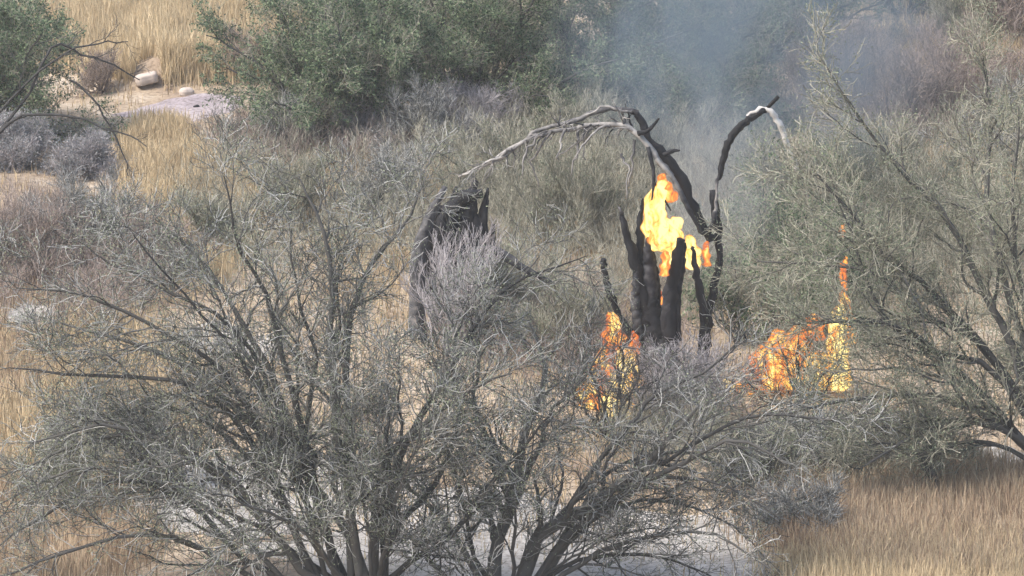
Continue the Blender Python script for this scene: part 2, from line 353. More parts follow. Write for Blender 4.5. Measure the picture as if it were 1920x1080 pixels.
bB = G(940, 1130)[0]; YB = bB[1]
TB = [
 ([(925, 1125), (928, 1040), (955, 960), (965, 900), (990, 800), (1020, 700), (990, 600)], .8, .13, .01),
 ([(960, 1130), (1000, 1030), (1035, 990), (1085, 965), (1160, 905), (1240, 840), (1310, 760)], -.4, .13, .03),
 ([(965, 950), (1010, 840), (1030, 775), (1080, 725), (1140, 640)], .3, .05, .01),
 ([(980, 1120), (1060, 1010), (1160, 930), (1270, 875), (1380, 825), (1480, 870)], -.9, .07, .012),
 ([(990, 1130), (1100, 1050), (1200, 1010), (1330, 1000), (1450, 1070)], -1.0, .05, .01),
 ([(1000, 1130), (1050, 1020), (1100, 950), (1200, 900), (1340, 900), (1460, 970)], -.3, .055, .01),
 ([(980, 1130), (1060, 1060), (1160, 1040), (1260, 1050), (1350, 1090)], -.2, .045, .01),
 ([(1000, 1120), (1090, 985), (1190, 940), (1300, 950), (1400, 1010)], .5, .045, .01),
 ([(1035, 990), (1120, 900), (1230, 850), (1330, 860), (1420, 920)], .8, .04, .01),
 ([(920, 1130), (870, 1030), (820, 960), (760, 900), (720, 800)], .9, .06, .01),
 ([(960, 960), (930, 860), (890, 760), (900, 650), (860, 560)], 1.0, .05, .01),
 ([(1035, 990), (1110, 880), (1180, 800), (1230, 740), (1330, 690), (1400, 620)], .5, .05, .01),
 ([(1160, 905), (1260, 860), (1380, 790), (1500, 780), (1600, 800)], -.5, .04, .01),
]
plant('mesquite_tree', 'smaller bare mesquite with a forked trunk and low arching limbs at bottom centre', 'tree', bB,
      traced=[trace(p, YB, dy, r0, r1) for (p, dy, r0, r1) in TB],
      free=[dict(n=7, length=(2.2, 3.8), el=(20, 75), r=.04)],
      l1=(11, (.7, 1.6)), l2=(7, (.4, .8)), l3=(4, (.2, .45)), leaf='leaf', leafn=26000, leafsize=.017, trop=(0, 0, .02), ang=(.35, 1.0), rmin=.0055, wob=.2, zig=.13, leafspread=.09, tone=(.05, .95), ttone=(.05, .65))

# ------------------------------------------------------------------ right tree
bD = G(1985, 925)[0]; YD = bD[1]
TD = [
 ([(1985, 900), (1900, 815), (1800, 790), (1700, 825), (1610, 880)], -1.0, .11, .015),
 ([(1975, 860), (1900, 650), (1850, 560), (1780, 420), (1700, 330), (1620, 230), (1540, 110)], .8, .11, .01),
 ([(1985, 870), (1900, 720), (1760, 560), (1660, 480), (1590, 390), (1520, 310)], .2, .10, .01),
 ([(1985, 820), (1880, 520), (1850, 380), (1855, 280), (1850, 160), (1810, 70)], 1.2, .09, .01),
 ([(1990, 820), (1920, 560), (1900, 400), (1910, 200)], -.6, .08, .01),
 ([(1975, 880), (1800, 700), (1700, 620), (1600, 600), (1480, 610)], -1.0, .08, .01),
 ([(1975, 880), (1820, 760), (1700, 740), (1550, 760), (1400, 800)], -1.6, .08, .01),
 ([(1980, 860), (1840, 650), (1740, 600), (1650, 520), (1560, 500), (1420, 490)], .9, .08, .01),
 ([(1975, 870), (1860, 690), (1720, 650), (1640, 560), (1600, 450), (1570, 370)], -.4, .08, .01),
 ([(1975, 890), (1850, 830), (1760, 850), (1740, 900), (1735, 940)], -.3, .06, .012),
 ([(1975, 890), (1880, 800), (1800, 720), (1680, 690), (1560, 700)], .6, .06, .012),
]
plant('palo_verde_tree', 'tall airy olive tree leaning in from the right edge', 'tree', bD,
      traced=[trace(p, YD, dy, r0 * .72, r1) for (p, dy, r0, r1) in TD],
      free=[dict(n=9, length=(4, 6.5), el=(30, 80), az=(-1.2, 2.4), r=.045)],
      l1=(14, (1.0, 2.0)), l2=(9, (.45, .95)), l3=(6, (.2, .5)), twig_mat='twig_olive', leaf='leaf', leafn=170000, leaf_t=(.25, 1), leafsize=.017, trop=(0, 0, .03), ang=(.3, .9), rmin=.0055, wob=.18, zig=.12, leafspread=.09, tone=(.1, .95), ttone=(.1, .8))

# ------------------------------------------------------------------ charred tree
bC = G(1240, 745)[0]; YC = bC[1]
ct = thing('burning_tree', 'burning charred tree snag with split black trunks and two arching limbs', 'tree', bC)
def limb(g, px, dY, rpx, tone, k=8, rough=.08, n=22, cap=True, jit=.0):
    q = np.array(px, float); Y = YC + np.linspace(0, 1, len(q)) * dY[1] + dY[0]
    p = spline(P(q[:, 0], q[:, 1], Y), n)[None]
    if jit: p[:, 1:-1] += rng.normal(size=p[:, 1:-1].shape) * jit
    r = np.interp(np.linspace(0, 1, n), np.linspace(0, 1, len(rpx)), rpx)[None] * YC / F_PX / math.cos(PITCH)
    t = np.interp(np.linspace(0, 1, n), np.linspace(0, 1, len(tone)), tone)[None]
    tubes(g, p, r, k, t, rough, cap); return p, r
g = Geo()
limb(g, [(1243, 775), (1238, 720), (1230, 660), (1222, 600), (1216, 560)], (0, 0), [36, 33, 30, 27, 16], [.6, .5, .42, .25, .12], k=18, rough=.13, n=30)
for (a, r0, tn) in [([(1212, 660), (1206, 600), (1205, 540), (1203, 490), (1200, 452)], [15, 16, 14, 11, 3], .15), ([(1222, 650), (1220, 580), (1218, 520), (1216, 478), (1217, 446)], [16, 17, 14, 10, 4], .25),
                    ([(1236, 660), (1232, 600), (1230, 550), (1228, 510), (1224, 470)], [14, 14, 12, 8, 2], .12), ([(1196, 640), (1194, 590), (1192, 545), (1196, 500)], [9, 10, 8, 2], .3)]:
    limb(g, a, (rng.uniform(-.2, .1), rng.uniform(-.1, .1)), r0, [tn, tn + .1, tn], k=12, rough=.10, n=30, jit=.012)
for (a, r0, tn) in [([(1262, 740), (1256, 640), (1258, 560), (1268, 500), (1276, 447)], [19, 17, 13, 11, 8], .08), ([(1252, 700), (1250, 620), (1252, 560), (1262, 505), (1266, 462)], [14, 14, 11, 7, 2], .2), ([(1268, 640), (1268, 560), (1278, 500), (1284, 455)], [10, 9, 7, 3], .15)]:
    limb(g, a, (-.15, rng.uniform(-.1, .1)), r0, [tn, tn + .12, tn], k=12, rough=.10, n=30, jit=.010)
g.build('trunk', M['char'], ct)
for lst, dy, rp, tn in [
    ([(1222, 640), (1208, 570), (1190, 490), (1172, 425), (1160, 388)], (-.1, .1), [16, 13, 10, 7, 1.5], [.1, .25, .1, .1, .45]),
    ([(1222, 600), (1207, 540), (1199, 470), (1200, 410), (1206, 372)], (.05, .1), [14, 12, 9, 6, 2], [.1, .1, .2]),
    ([(1190, 640), (1160, 590), (1142, 545), (1135, 515), (1132, 486)], (-.2, 0), [9, 6, 8, 5, 6], [.1, .1, .15]),
    ([(1318, 700), (1322, 620), (1336, 550), (1350, 480), (1342, 410), (1338, 356)], (.1, .1), [13, 11, 8, 6, 9, 8], [.05, .1, .35, .1, .2]),
    ([(1325, 650), (1318, 580), (1308, 520), (1302, 490), (1300, 462)], (.0, -.1), [9, 8, 7, 5, 3], [.05, .2, .1])]:
    g = Geo(); limb(g, lst, dy, rp, tn, jit=.012, rough=.12, k=9, n=26); g.build('charred_limb', M['char'], ct)
# arching limb left: black at the root, bleached towards the tip
g = Geo()
limb(g, [(1335, 450), (1310, 408), (1282, 350), (1250, 295), (1215, 262), (1200, 225), (1180, 205), (1130, 207), (1080, 225), (1010, 245), (960, 278), (900, 315), (860, 332)],
     (.1, .3), [9, 10, 11, 10, 8, 7, 5, 5, 4.5, 4, 3.5, 3, 2], [.15, .2, .2, .15, .2, .3, .42, .5, .5, .6, .66, .7], n=44, jit=.015)
pl, rl = limb(g, [(1262, 330), (1235, 300), (1205, 262), (1172, 236), (1120, 232), (1060, 243), (1000, 256), (950, 290), (905, 310), (868, 328)], (.0, .3),
     [5, 6, 6, 5, 4, 4, 3.5, 3, 2.5, 1.5], [.45, .62, .68, .6, .5, .52, .62, .68], n=34, jit=.015)
limb(g, [(1230, 298), (1262, 335), (1290, 390), (1318, 440)], (-.1, 0), [4, 5, 5, 3], [.7, .55, .3, .2])
limb(g, [(1196, 250), (1215, 245), (1236, 222)], (0, -.1), [5, 4, 2], [.2, .1, .1])
limb(g, [(1245, 290), (1262, 283), (1275, 282)], (0, -.1), [5, 4, 1.5], [.2, .1, .2])
limb(g, [(1215, 275), (1225, 320), (1225, 350), (1222, 385)], (0, -.1), [4, 3.5, 3, 2], [.35, .3, .2])
limb(g, [(1225, 340), (1240, 365), (1258, 395)], (0, -.1), [3, 2.5, 1.5], [.3, .2, .2])
for (a, b, c) in [((1190, 262), (1186, 310), (1178, 350)), ((1165, 288), (1178, 315), (1175, 372)), ((1085, 240), (1080, 290), (1070, 330)), ((1120, 232), (1085, 262), (1040, 300)),
                  ((1100, 236), (1095, 262), (1098, 300)), ((1060, 243), (1050, 270), (1048, 300)), ((1010, 254), (985, 290), (980, 330)), ((1150, 232), (1110, 250), (1075, 300)), ((1035, 245), (1000, 300), (1010, 350)),
                  ((960, 280), (930, 300), (905, 345)), ((1185, 210), (1140, 200), (1100, 215))]:
    limb(g, [a, b, c], (.15, rng.uniform(-.4, .4)), [3, 2, 1], [.45, .6, .6], n=10, jit=.02)
q1, s1 = grow(pl, rl, 46, (.25, .6), (.4, 1.2), 5, .25, (0, 0, -.12), .5, .25, 1, .1, .0045); tubes(g, q1, s1, 4, rng.uniform(.3, .6, len(q1)))
q2, s2 = grow(q1, s1, 4, (.1, .3), (.4, 1.2), 4, .25, (0, 0, -.1), .7, .2, 1, .1, .004); tubes(g, q2, s2, 3, rng.uniform(.35, .8, len(q2)))
tag(g.build('arching_limb', M['char'], ct), 'arching limb, black at the root and bleached grey at its twiggy tip')
g = Geo()
limb(g, [(1340, 400), (1345, 350), (1352, 315), (1364, 272), (1383, 243), (1405, 222), (1436, 206)], (0, .3), [3, 2.5, 6, 7, 7.5, 7, 6], [.55, .58, .1, .02, .04, .05, .15], n=34, jit=.012)
limb(g, [(1400, 218), (1432, 205), (1455, 220), (1468, 248), (1480, 280), (1492, 310), (1502, 335), (1516, 370)], (.25, .2), [3, 5.5, 6, 6, 5, 4.5, 4, 2.5], [.7, .85, .95, .9, .85, .8, .3, .6], n=30, jit=.012)
limb(g, [(1432, 210), (1446, 195), (1460, 181)], (.3, 0), [4, 3.5, 3.5], [0, 0, 0])
limb(g, [(1320, 440), (1337, 420), (1340, 395)], (.0, 0), [5, 5, 4], [.2, .3, .45])
tag(g.build('arching_limb', M['char'], ct), 'hooked limb, black on its left half and bleached white on its right')

# burnt hollow stump left of it
bJ = G(850, 640)[0]; YJ = bJ[1]
jt = thing('burnt_stump', 'wide burnt black stump behind pale dead stems left of the burning tree', 'tree stump', bJ)
def limbJ(g, px, dY, rpx, tone, k=14, rough=.12, n=14, cap=True):
    q = np.array(px, float); p = spline(P(q[:, 0], q[:, 1], YJ + dY), n)[None]
    r = np.interp(np.linspace(0, 1, n), np.linspace(0, 1, len(rpx)), rpx)[None] * YJ / F_PX
    t = np.interp(np.linspace(0, 1, n), np.linspace(0, 1, len(tone)), tone)[None]
    tubes(g, p, r, k, t, rough, cap)
g = Geo(); limbJ(g, [(850, 650), (850, 560), (852, 480), (856, 430)], .3, [50, 48, 44, 26], [.42, .4, .15, .1], k=20, rough=.16, n=26)
for (a, r0) in [([(806, 560), (804, 470), (812, 420), (828, 385)], [18, 22, 16, 3]), ([(880, 560), (890, 480), (892, 430), (886, 400)], [24, 28, 20, 8]), ([(838, 560), (838, 460), (846, 400), (856, 350)], [20, 22, 15, 3]), ([(865, 560), (872, 450), (880, 385), (892, 338)], [20, 22, 16, 4]),
                ([(888, 560), (898, 470), (905, 410), (915, 352)], [14, 16, 10, 2]), ([(905, 540), (918, 470), (925, 420)], [10, 12, 3]), ([(826, 520), (830, 420), (868, 372), (905, 362)], [10, 14, 14, 8])]:
    limbJ(g, a, rng.uniform(0, .4), r0, [.3, .15, .2], k=10, rough=.14, n=22)
g.build('trunk', M['char'], jt)
g = Geo(); limbJ(g, [(785, 650), (782, 540), (785, 470), (805, 410), (835, 350)], -.3, [16, 15, 14, 11, 5], [.44, .44, .4, .4]); tag(g.build('side_trunk', M['char'], jt), 'grey unburnt side trunk leaning right')
g = Geo(); limbJ(g, [(880, 480), (925, 470), (985, 505), (1060, 545)], -.2, [11, 10, 7, 4], [.4, .42, .3]); g.build('broken_limb', M['char'], jt)

# fallen log
def log_thing(name, label, cat, pts, Yoff, rpx, tone, mat='char'):
    b = G(*pts[0])[0]; e = G(*pts[-1])[0]
    o = thing(name, label, cat, (b + e) / 2); g = Geo()
    q = np.stack([b, b * .5 + e * .5, e]); q[:, 2] = gz(q[:, 0], q[:, 1]) + rpx[0] * .009 * .8 + np.array([0, Yoff, Yoff])
    p = spline(q, 12)[None]; r = np.linspace(rpx[0], rpx[1], 12)[None] * .0093
    tubes(g, p, r, 9, np.full((1, 12), tone), .07, True); g.build('trunk', M[mat], o)
    return o
log_thing('fallen_log', 'brown fallen log lying on bare ground between stump and burning tree', 'log', [(1010, 515), (1150, 580)], .12, (10, 7), .5, 'twig_pink')

# ------------------------------------------------------------------ rocks
def rock(name, label, px, py, sx, sy, sz, mat, yaw=0, tilt=0, seed=0, lift=0, boxy=3.0):
    c = G(px, py)[0]; nu, nv = 22, 14; U, V = np.meshgrid(np.linspace(0, 2 * np.pi, nu, endpoint=False), np.linspace(0.02, np.pi - .02, nv))
    d = np.stack([np.cos(U) * np.sin(V), np.sin(U) * np.sin(V), np.cos(V)], -1)
    n = (np.abs(d) ** boxy).sum(-1, keepdims=True) ** (-1 / boxy); q = d * n
    q = q * (1 + .06 * np.sin(q[..., :1] * 5 + seed) * np.cos(q[..., 1:2] * 4 + seed) + .04 * np.sin(q[..., 2:] * 9 + seed * 2)) * np.array([sx, sy, sz])
    ct_, st = math.cos(tilt), math.sin(tilt); x = q[..., 0] * ct_ - q[..., 2] * st; z = q[..., 0] * st + q[..., 2] * ct_
    cy_, sy_ = math.cos(yaw), math.sin(yaw); q = np.stack([x * cy_ - q[..., 1] * sy_, x * sy_ + q[..., 1] * cy_, z], -1)
    v = q.reshape(-1, 3) + c + np.array([0, 0, sz * .6 + lift]); i = (np.arange(nv - 1)[:, None] * nu + np.arange(nu)[None]); i2 = (np.arange(nv - 1)[:, None] * nu + (np.arange(nu)[None] + 1) % nu)
    g = Geo(); g.add(v, np.stack([i, i2, i2 + nu, i + nu], -1).reshape(-1, 4), np.full(len(v), .35 if mat == 'rock' else .3))
    o = g.build(name, M[mat], origin=c); return tag(o, label, 'rock')
rock('rock', 'pale slab of rock tilted on the grassy bank at upper left', 275, 160, .25, .18, .12, 'rock', yaw=.15, tilt=.22, seed=1, lift=.08, boxy=6)
rock('rock', 'small grey rock at the right end of the bank by the track', 350, 178, .16, .13, .10, 'rock', yaw=.3, seed=3)
rock('stone', 'small black stone lying on the pale track', 368, 203, .075, .05, .045, 'stone_dark', tilt=.3, seed=2)

# ------------------------------------------------------------------ shrubs and background trees
K = {
 'olive': dict(trunk_mat='twig_olive', twig_mat='twig_olive', leaf='leaf', leafsize=.018, trop=(0, 0, .12), ang=(.2, .7), tone=(.1, 1)),
 'grey': dict(trunk_mat='twig', twig_mat='twig', leaf='leaf_blue', leafsize=.014, trop=(0, 0, .06), tone=(.2, 1)),
 'pale': dict(trunk_mat='twig_pale', twig_mat='twig_pale', leaf='leaf_blue', leafsize=.014, trop=(0, 0, .04), ang=(.3, 1.0), tone=(.2, 1), ttone=(.3, .8)),
 'pink': dict(trunk_mat='twig_pink', twig_mat='twig_pink', leaf='leaf_dry', leafsize=.018, trop=(0, 0, .10), tone=(.1, 1)),
 'blue': dict(trunk_mat='twig_pale', twig_mat='twig_pale', leaf='leaf_blue', leafsize=.024, trop=(0, 0, .05), tone=(0, .7)),
 'green': dict(trunk_mat='bark', twig_mat='twig_olive', leaf='leaf_green', leafsize=.032, trop=(0, 0, .02), tone=(.1, .9)),
 'dark': dict(trunk_mat='bark', twig_mat='twig', leaf='leaf', leafsize=.016, trop=(0, 0, .0), tone=(0, .6)),
}
def shrub(name, label, kind, px, py, h, n=10, leafn=3000, dens=1.0, el=(35, 88), r=.025, cat='shrub', rad=None, **kw):
    b = G(px, py)[0]; k = dict(K[kind]); k.update(kw)
    return plant(name, label, cat, b, free=[dict(n=n, length=(h * .7, h * 1.15), el=el, r=r, spread=h * .18, droop=-.03)],
                 l1=(max(4, int(8 * dens)), (h * .25, h * .5)), l2=(max(4, int(7 * dens)), (h * .14, h * .3)), l3=(4, (.12, .3)),
                 leafn=leafn, k0=5, rmin=.004, **k)
# far green trees
for (lab, px, py, h, n, ln, kind) in [
    ('dense grey green tree behind the track at upper left centre', 630, 258, 3.5, 24, 100000, 'green'),
    ('broad green tree at top centre left of the smoke', 880, 243, 3.9, 26, 120000, 'green'),
    ('green tree with dark upper limbs at the edge of the smoke', 1080, 225, 3.8, 22, 90000, 'green'),
    ('low green tree seen through the smoke above the burning snag', 1340, 250, 1.9, 18, 40000, 'green'),
    ('dark green tree filling the upper left corner', -20, 262, 3.4, 26, 110000, 'green'),
    ('green tree whose top shows above the other trees at top centre', 760, 100, 3.5, 20, 60000, 'green'),
    ('tree standing in the smoke just right of the tree with dark upper limbs', 1230, 190, 3.4, 22, 50000, 'green'),
    ('tree half lost in the thickest smoke at the top', 1430, 120, 3.0, 20, 40000, 'green'),
    ('hazy green tree at the top edge right of the smoke', 1700, 25, 2.6, 14, 22000, 'green'),
    ('grey green tree in the top right corner', 1880, 10, 2.6, 14, 16000, 'green')]:
    b = G(px, py)[0]; k = dict(K[kind])
    plant('desert_tree', lab, 'tree', b, free=[dict(n=n, length=(h * .6, h * (1.2 if px > 700 else 1.0)), el=(14 if px > 700 else 28, 85), r=.05, spread=.3, droop=-.035)],
          l1=(11, (h * .2, h * .42)), l2=(7, (.3, .7)), l3=(5, (.15, .4)), leafn=ln, k0=6, rmin=.004, **k)
# long dark branches of a dead tree reaching over the grass, upper left
bL = G(-40, 400)[0]; YL = bL[1]
plant('dead_tree', 'dead tree at the left edge reaching long dark crooked branches over the grass', 'tree', bL,
      traced=[trace([(-40, 300), (0, 246), (50, 215), (130, 216), (180, 236), (240, 252), (275, 275)], YL, -.5, .04, .01),
              trace([(-40, 300), (40, 190), (100, 86), (150, 100), (200, 118), (262, 150)], YL, .8, .035, .01),
              trace([(130, 150), (165, 175), (200, 225), (235, 300), (240, 330)], YL, -.2, .025, .01),
              trace([(-30, 240), (60, 150), (130, 95), (200, 80), (240, 78)], YL, .5, .03, .01)],
      l1=(5, (.3, .8)), l2=(4, (.2, .4)), l3=(3, (.1, .2)), k0=6, ttone=(0, .1), tone=(0, .25))
shrubs = [
 ('blue', 'low dense blue grey bush at the left edge under the dead branches', 30, 318, 1.0, 26, 16000, 1.1),
 ('blue', 'low blue grey bush beside the golden grass gap', 165, 330, .85, 22, 10000, 1.0),
 ('pink', 'brown bare brush left of the tilted slab', 190, 175, .8, 12, 2500, .8),
 ('pink', 'brown bare brush right of the tilted slab below the grass', 470, 130, .8, 10, 1500, .8),
 ('grey', 'slender bare sapling stems standing on the pale track', 425, 275, .9, 5, 0, .5),
 ('grey', 'grey bare bush just under the upper left green tree', 560, 290, 1.1, 14, 4000, 1),
 ('pale', 'pale dead twiggy bush in the shade below the green trees', 660, 275, .9, 14, 1500, 1),
 ('grey', 'grey twig bush below the broad green tree', 800, 300, 1.4, 16, 5000, 1.1),
 ('pale', 'pale slender twig bush behind the bleached arching limb', 890, 285, 1.5, 14, 3000, 1),
 ('olive', 'olive twig bush under the bleached arching limb', 960, 400, 1.7, 18, 9000, 1.2),
 ('olive', 'olive twig bush in front of the edge of the smoke', 1090, 300, 1.3, 16, 6000, 1.2),
 ('olive', 'tall fine olive brush left of the upper flame', 1080, 470, 1.9, 20, 10000, 1.2),
 ('olive', 'olive brush right behind the burning snag', 1260, 350, 1.4, 16, 6000, 1.1),
 ('olive', 'olive brush framed by the hooked limb', 1400, 380, 1.3, 16, 6000, 1.1),
 ('green', 'feathery green sapling under the hooked limb', 1455, 540, 2.3, 12, 12000, 1.0),
 ('green', 'feathery green shrub right of the burning snag', 1400, 640, 1.7, 12, 9000, 1.0),
 ('green', 'green shrub behind the right hand fire', 1560, 620, 1.9, 12, 9000, 1.0),
 ('olive', 'olive bush between the hooked limb and the right tree', 1600, 420, 1.7, 16, 8000, 1.1),
 ('olive', 'olive bush deep in the crown of the right tree', 1740, 480, 1.9, 16, 8000, 1.1),
 ('olive', 'olive bush at the right edge behind the right tree', 1880, 520, 1.9, 16, 8000, 1.1),
 ('pink', 'brown bare brush in the thin smoke at upper right', 1580, 200, 1.8, 16, 6000, 1.1),
 ('pink', 'lavender brown bare brush above the right tree', 1700, 270, 2.0, 18, 5000, 1.2),
 ('pink', 'reddish bare brush by the upper right grass', 1830, 215, 1.8, 16, 5000, 1.1),
 ('pink', 'brown bare brush in the top right corner', 1890, 95, 1.6, 18, 6000, 1.1),
 ('olive', 'olive brush under the top edge at far right', 1780, 90, 1.3, 16, 5000, 1.1),
 ('grey', 'grey bare brush at the right edge near the golden grass', 1920, 330, 1.9, 16, 3000, 1.1),
 ('pink', 'pinkish bare brush at the left edge over dry grass', 50, 540, 1.5, 16, 3000, 1.1),
 ('grey', 'grey bare brush in the left middle under the blue grey bushes', 160, 500, 1.6, 16, 4000, 1.1),
 ('pink', 'thin brown brush beside the orange grass', 290, 540, 1.3, 12, 2500, 1),
 ('olive', 'olive bare bush below the orange grass', 400, 480, 1.1, 12, 3000, 1),
 ('grey', 'grey brush left of the burnt stump', 700, 420, 1.4, 14, 4000, 1),
 ('olive', 'olive brush behind the tips of the big bare tree', 560, 430, 1.3, 14, 4000, 1),
 ('pale', 'pale dead stems standing in front of the burnt stump', 850, 668, 1.95, 24, 300, .7),
 ('olive', 'yellow olive bush at the foot of the burnt stump', 940, 620, 1.3, 14, 6000, 1),
 ('dark', 'thin dark bare bush whose twigs cross the left hand fire', 1140, 815, 2.0, 14, 0, .8),
 ('dark', 'thin dark bare bush whose twigs cross the right hand fire', 1490, 790, 1.7, 13, 0, .7),
 ('olive', 'olive brush below the fallen log', 1060, 680, 1.4, 16, 6000, 1.1),
 ('pale', 'pale dead twigs heaped against the foot of the burning snag', 1240, 795, 1.5, 20, 300, .8),
 ('pale', 'pale dead twigs between the snag and the right hand fire', 1320, 800, 1.3, 14, 300, .8),
 ('grey', 'grey green low bush in front of the right hand fire', 1480, 880, .95, 18, 8000, 1.2),
 ('grey', 'tangled grey bush below the right hand fire', 1600, 910, 1.1, 18, 8000, 1.2),
 ('grey', 'grey green bush hanging under the right tree', 1730, 890, 1.2, 16, 7000, 1.1),
 ('dark', 'dark sparse twig bush by the low arching limbs', 1400, 930, 1.0, 14, 4000, 1),
 ('grey', 'grey bush with pale tips at the end of the sand strip', 1500, 1010, .9, 14, 5000, 1),
 ('olive', 'olive bush low in the lower left corner', 110, 960, 1.3, 14, 7000, 1.1),
 ('grey', 'grey bush under the left hand branches of the big bare tree', 260, 900, 1.4, 14, 7000, 1.1),
]
for (kind, lab, px, py, h, n, ln, dn) in shrubs:
    kw = dict(tone=(.6, 1), ttone=(.6, 1), ang=(.15, .5), el=(68, 89), r=.02, trop=(0, 0, .1)) if 'in front of the burnt stump' in lab else {}
    if 'twigs cross' in lab: kw = dict(tone=(0, .15), ttone=(0, .2))
    if 'low ' in lab and kind == 'blue': kw = dict(leaf_t=(.35, 1), tone=(.3, 1), el=(12, 85), leafspread=.12)
    shrub('desert_shrub', lab, kind, px, py, h, n, ln, dn, **kw)

# continuous thicket of fine dead stems between the shrubs
def brush(name, label, mat, regs):
    g = Geo()
    for (n, cx, cyy, rx, ry, h) in regs:
        b = grass_pts(n, cx, cyy, rx, ry); k = len(b)
        d = nrm(np.stack([rng.normal(size=k) * .35, rng.normal(size=k) * .35, np.ones(k)], 1)); pts = [b.copy()]; p = b.copy()
        L = h * rng.uniform(.5, 1.2, k)
        for j in range(5):
            d = nrm(d + rng.normal(size=d.shape) * .16); p = p + d * (L / 5)[:, None]; pts.append(p.copy())
        pp = np.stack(pts, 1); rr = np.broadcast_to(np.linspace(.008, .0035, 6)[None], pp.shape[:2]).copy()
        tubes(g, pp, rr, 3, rng.uniform(.1, 1, k))
        p1, r1 = grow(pp, rr, 5, (h * .25, h * .6), (.25, .7), 4, .16, (0, 0, .08), .8, .15, 1, .1, .0035)
        tubes(g, p1, r1, 3, rng.uniform(.1, 1, len(p1)))
        p2, r2 = grow(p1, r1, 3, (.1, .35), (.3, .8), 3, .16, (0, 0, .08), .9, .15, 1, .1, .003)
        tubes(g, p2, r2, 3, rng.uniform(.1, 1, len(p2)))
    return tag(g.build(name, M[mat]), label, 'brush', kind='stuff')
brush('olive_brush', 'thicket of fine olive dead stems covering the middle ground around the burning tree', 'twig_olive', [
    (1500, 1050, 420, 330, 200, 1.1), (900, 1500, 470, 330, 180, 1.1), (700, 1750, 420, 300, 160, 1.1), (450, 560, 420, 260, 120, .9), (350, 1560, 900, 300, 50, .55), (160, 1250, 830, 120, 50, .6)])
brush('grey_brush', 'thicket of grey and brown bare stems at the left and top right', 'twig_pink', [
    (600, 120, 520, 220, 120, .9), (450, 620, 280, 230, 50, .7), (700, 1720, 200, 260, 110, 1.0), (300, 1050, 640, 250, 90, .8)])

# weathered stump beneath the right tree
bS = G(1745, 945)[0]
st_ = thing('broken_stump', 'blue grey broken stump standing under the right tree above the grass', 'tree stump', bS)
g = Geo(); q = P([1748, 1750, 1738, 1735, 1742], [950, 900, 870, 845, 828], bS[1])
tubes(g, spline(q, 12)[None], np.interp(np.linspace(0, 1, 12), [0, .3, .6, 1], [.07, .07, .14, .12])[None], 10, np.full((1, 12), .42), .1, True); g.build('trunk', M['char'], st_)

# ------------------------------------------------------------------ fire
def flame_mat():
    m = bpy.data.materials.new('flame'); m.use_nodes = True; t = m.node_tree; N = t.nodes; L = t.links; N.remove(N["Principled BSDF"])
    tc = N.new("ShaderNodeTexCoord"); nz = N.new("ShaderNodeTexNoise"); nz.inputs["Scale"].default_value = 7; nz.inputs["Detail"].default_value = 4; nz.inputs["Distortion"].default_value = .8
    mp = N.new("ShaderNodeMapping"); mp.inputs["Scale"].default_value = (1.3, 1.3, .6); L.new(tc.outputs["Object"], mp.inputs[0]); L.new(mp.outputs[0], nz.inputs["Vector"])
    lw = N.new("ShaderNodeLayerWeight"); lw.inputs[0].default_value = .35
    inv = N.new("ShaderNodeMath"); inv.operation = 'SUBTRACT'; inv.inputs[0].default_value = 1; L.new(lw.outputs["Facing"], inv.inputs[1])
    a = N.new("ShaderNodeAttribute"); a.attribute_name = "tone"
    m1 = N.new("ShaderNodeMath"); m1.operation = 'MULTIPLY_ADD'; m1.inputs[1].default_value = 2.2; L.new(nz.outputs["Fac"], m1.inputs[0])
    s0 = N.new("ShaderNodeMath"); s0.operation = 'SUBTRACT'; s0.inputs[1].default_value = 1.45; L.new(a.outputs["Fac"], s0.inputs[0]); L.new(s0.outputs[0], m1.inputs[2])
    ad = N.new("ShaderNodeMath"); ad.operation = 'MULTIPLY_ADD'; ad.inputs[1].default_value = .62; L.new(inv.outputs[0], ad.inputs[0]); L.new(m1.outputs[0], ad.inputs[2])
    r = ramp(N, [(.0, (.30, .05, .025)), (.26, (.46, .11, .03)), (.5, (.62, .22, .045)), (.74, (.80, .46, .11)), (1.0, (.95, .72, .27))]); L.new(ad.outputs[0], r.inputs[0])
    em = N.new("ShaderNodeEmission"); L.new(r.outputs[0], em.inputs[0]); em.inputs[1].default_value = 1.0
    tr = N.new("ShaderNodeBsdfTransparent"); mx = N.new("ShaderNodeMixShader")
    mr = N.new("ShaderNodeMapRange"); mr.inputs[1].default_value = .04; mr.inputs[2].default_value = .30; L.new(ad.outputs[0], mr.inputs[0])
    fe = N.new("ShaderNodeMapRange"); fe.inputs[1].default_value = .06; fe.inputs[2].default_value = .85; fe.interpolation_type = 'SMOOTHSTEP'; L.new(inv.outputs[0], fe.inputs[0])
    mq = N.new("ShaderNodeMath"); mq.operation = 'MULTIPLY'; L.new(mr.outputs[0], mq.inputs[0]); L.new(fe.outputs[0], mq.inputs[1]); L.new(mq.outputs[0], mx.inputs[0]); L.new(tr.outputs[0], mx.inputs[1]); L.new(em.outputs[0], mx.inputs[2]); L.new(mx.outputs[0], N["Material Output"].inputs[0])
    return m
M['flame'] = flame_mat()
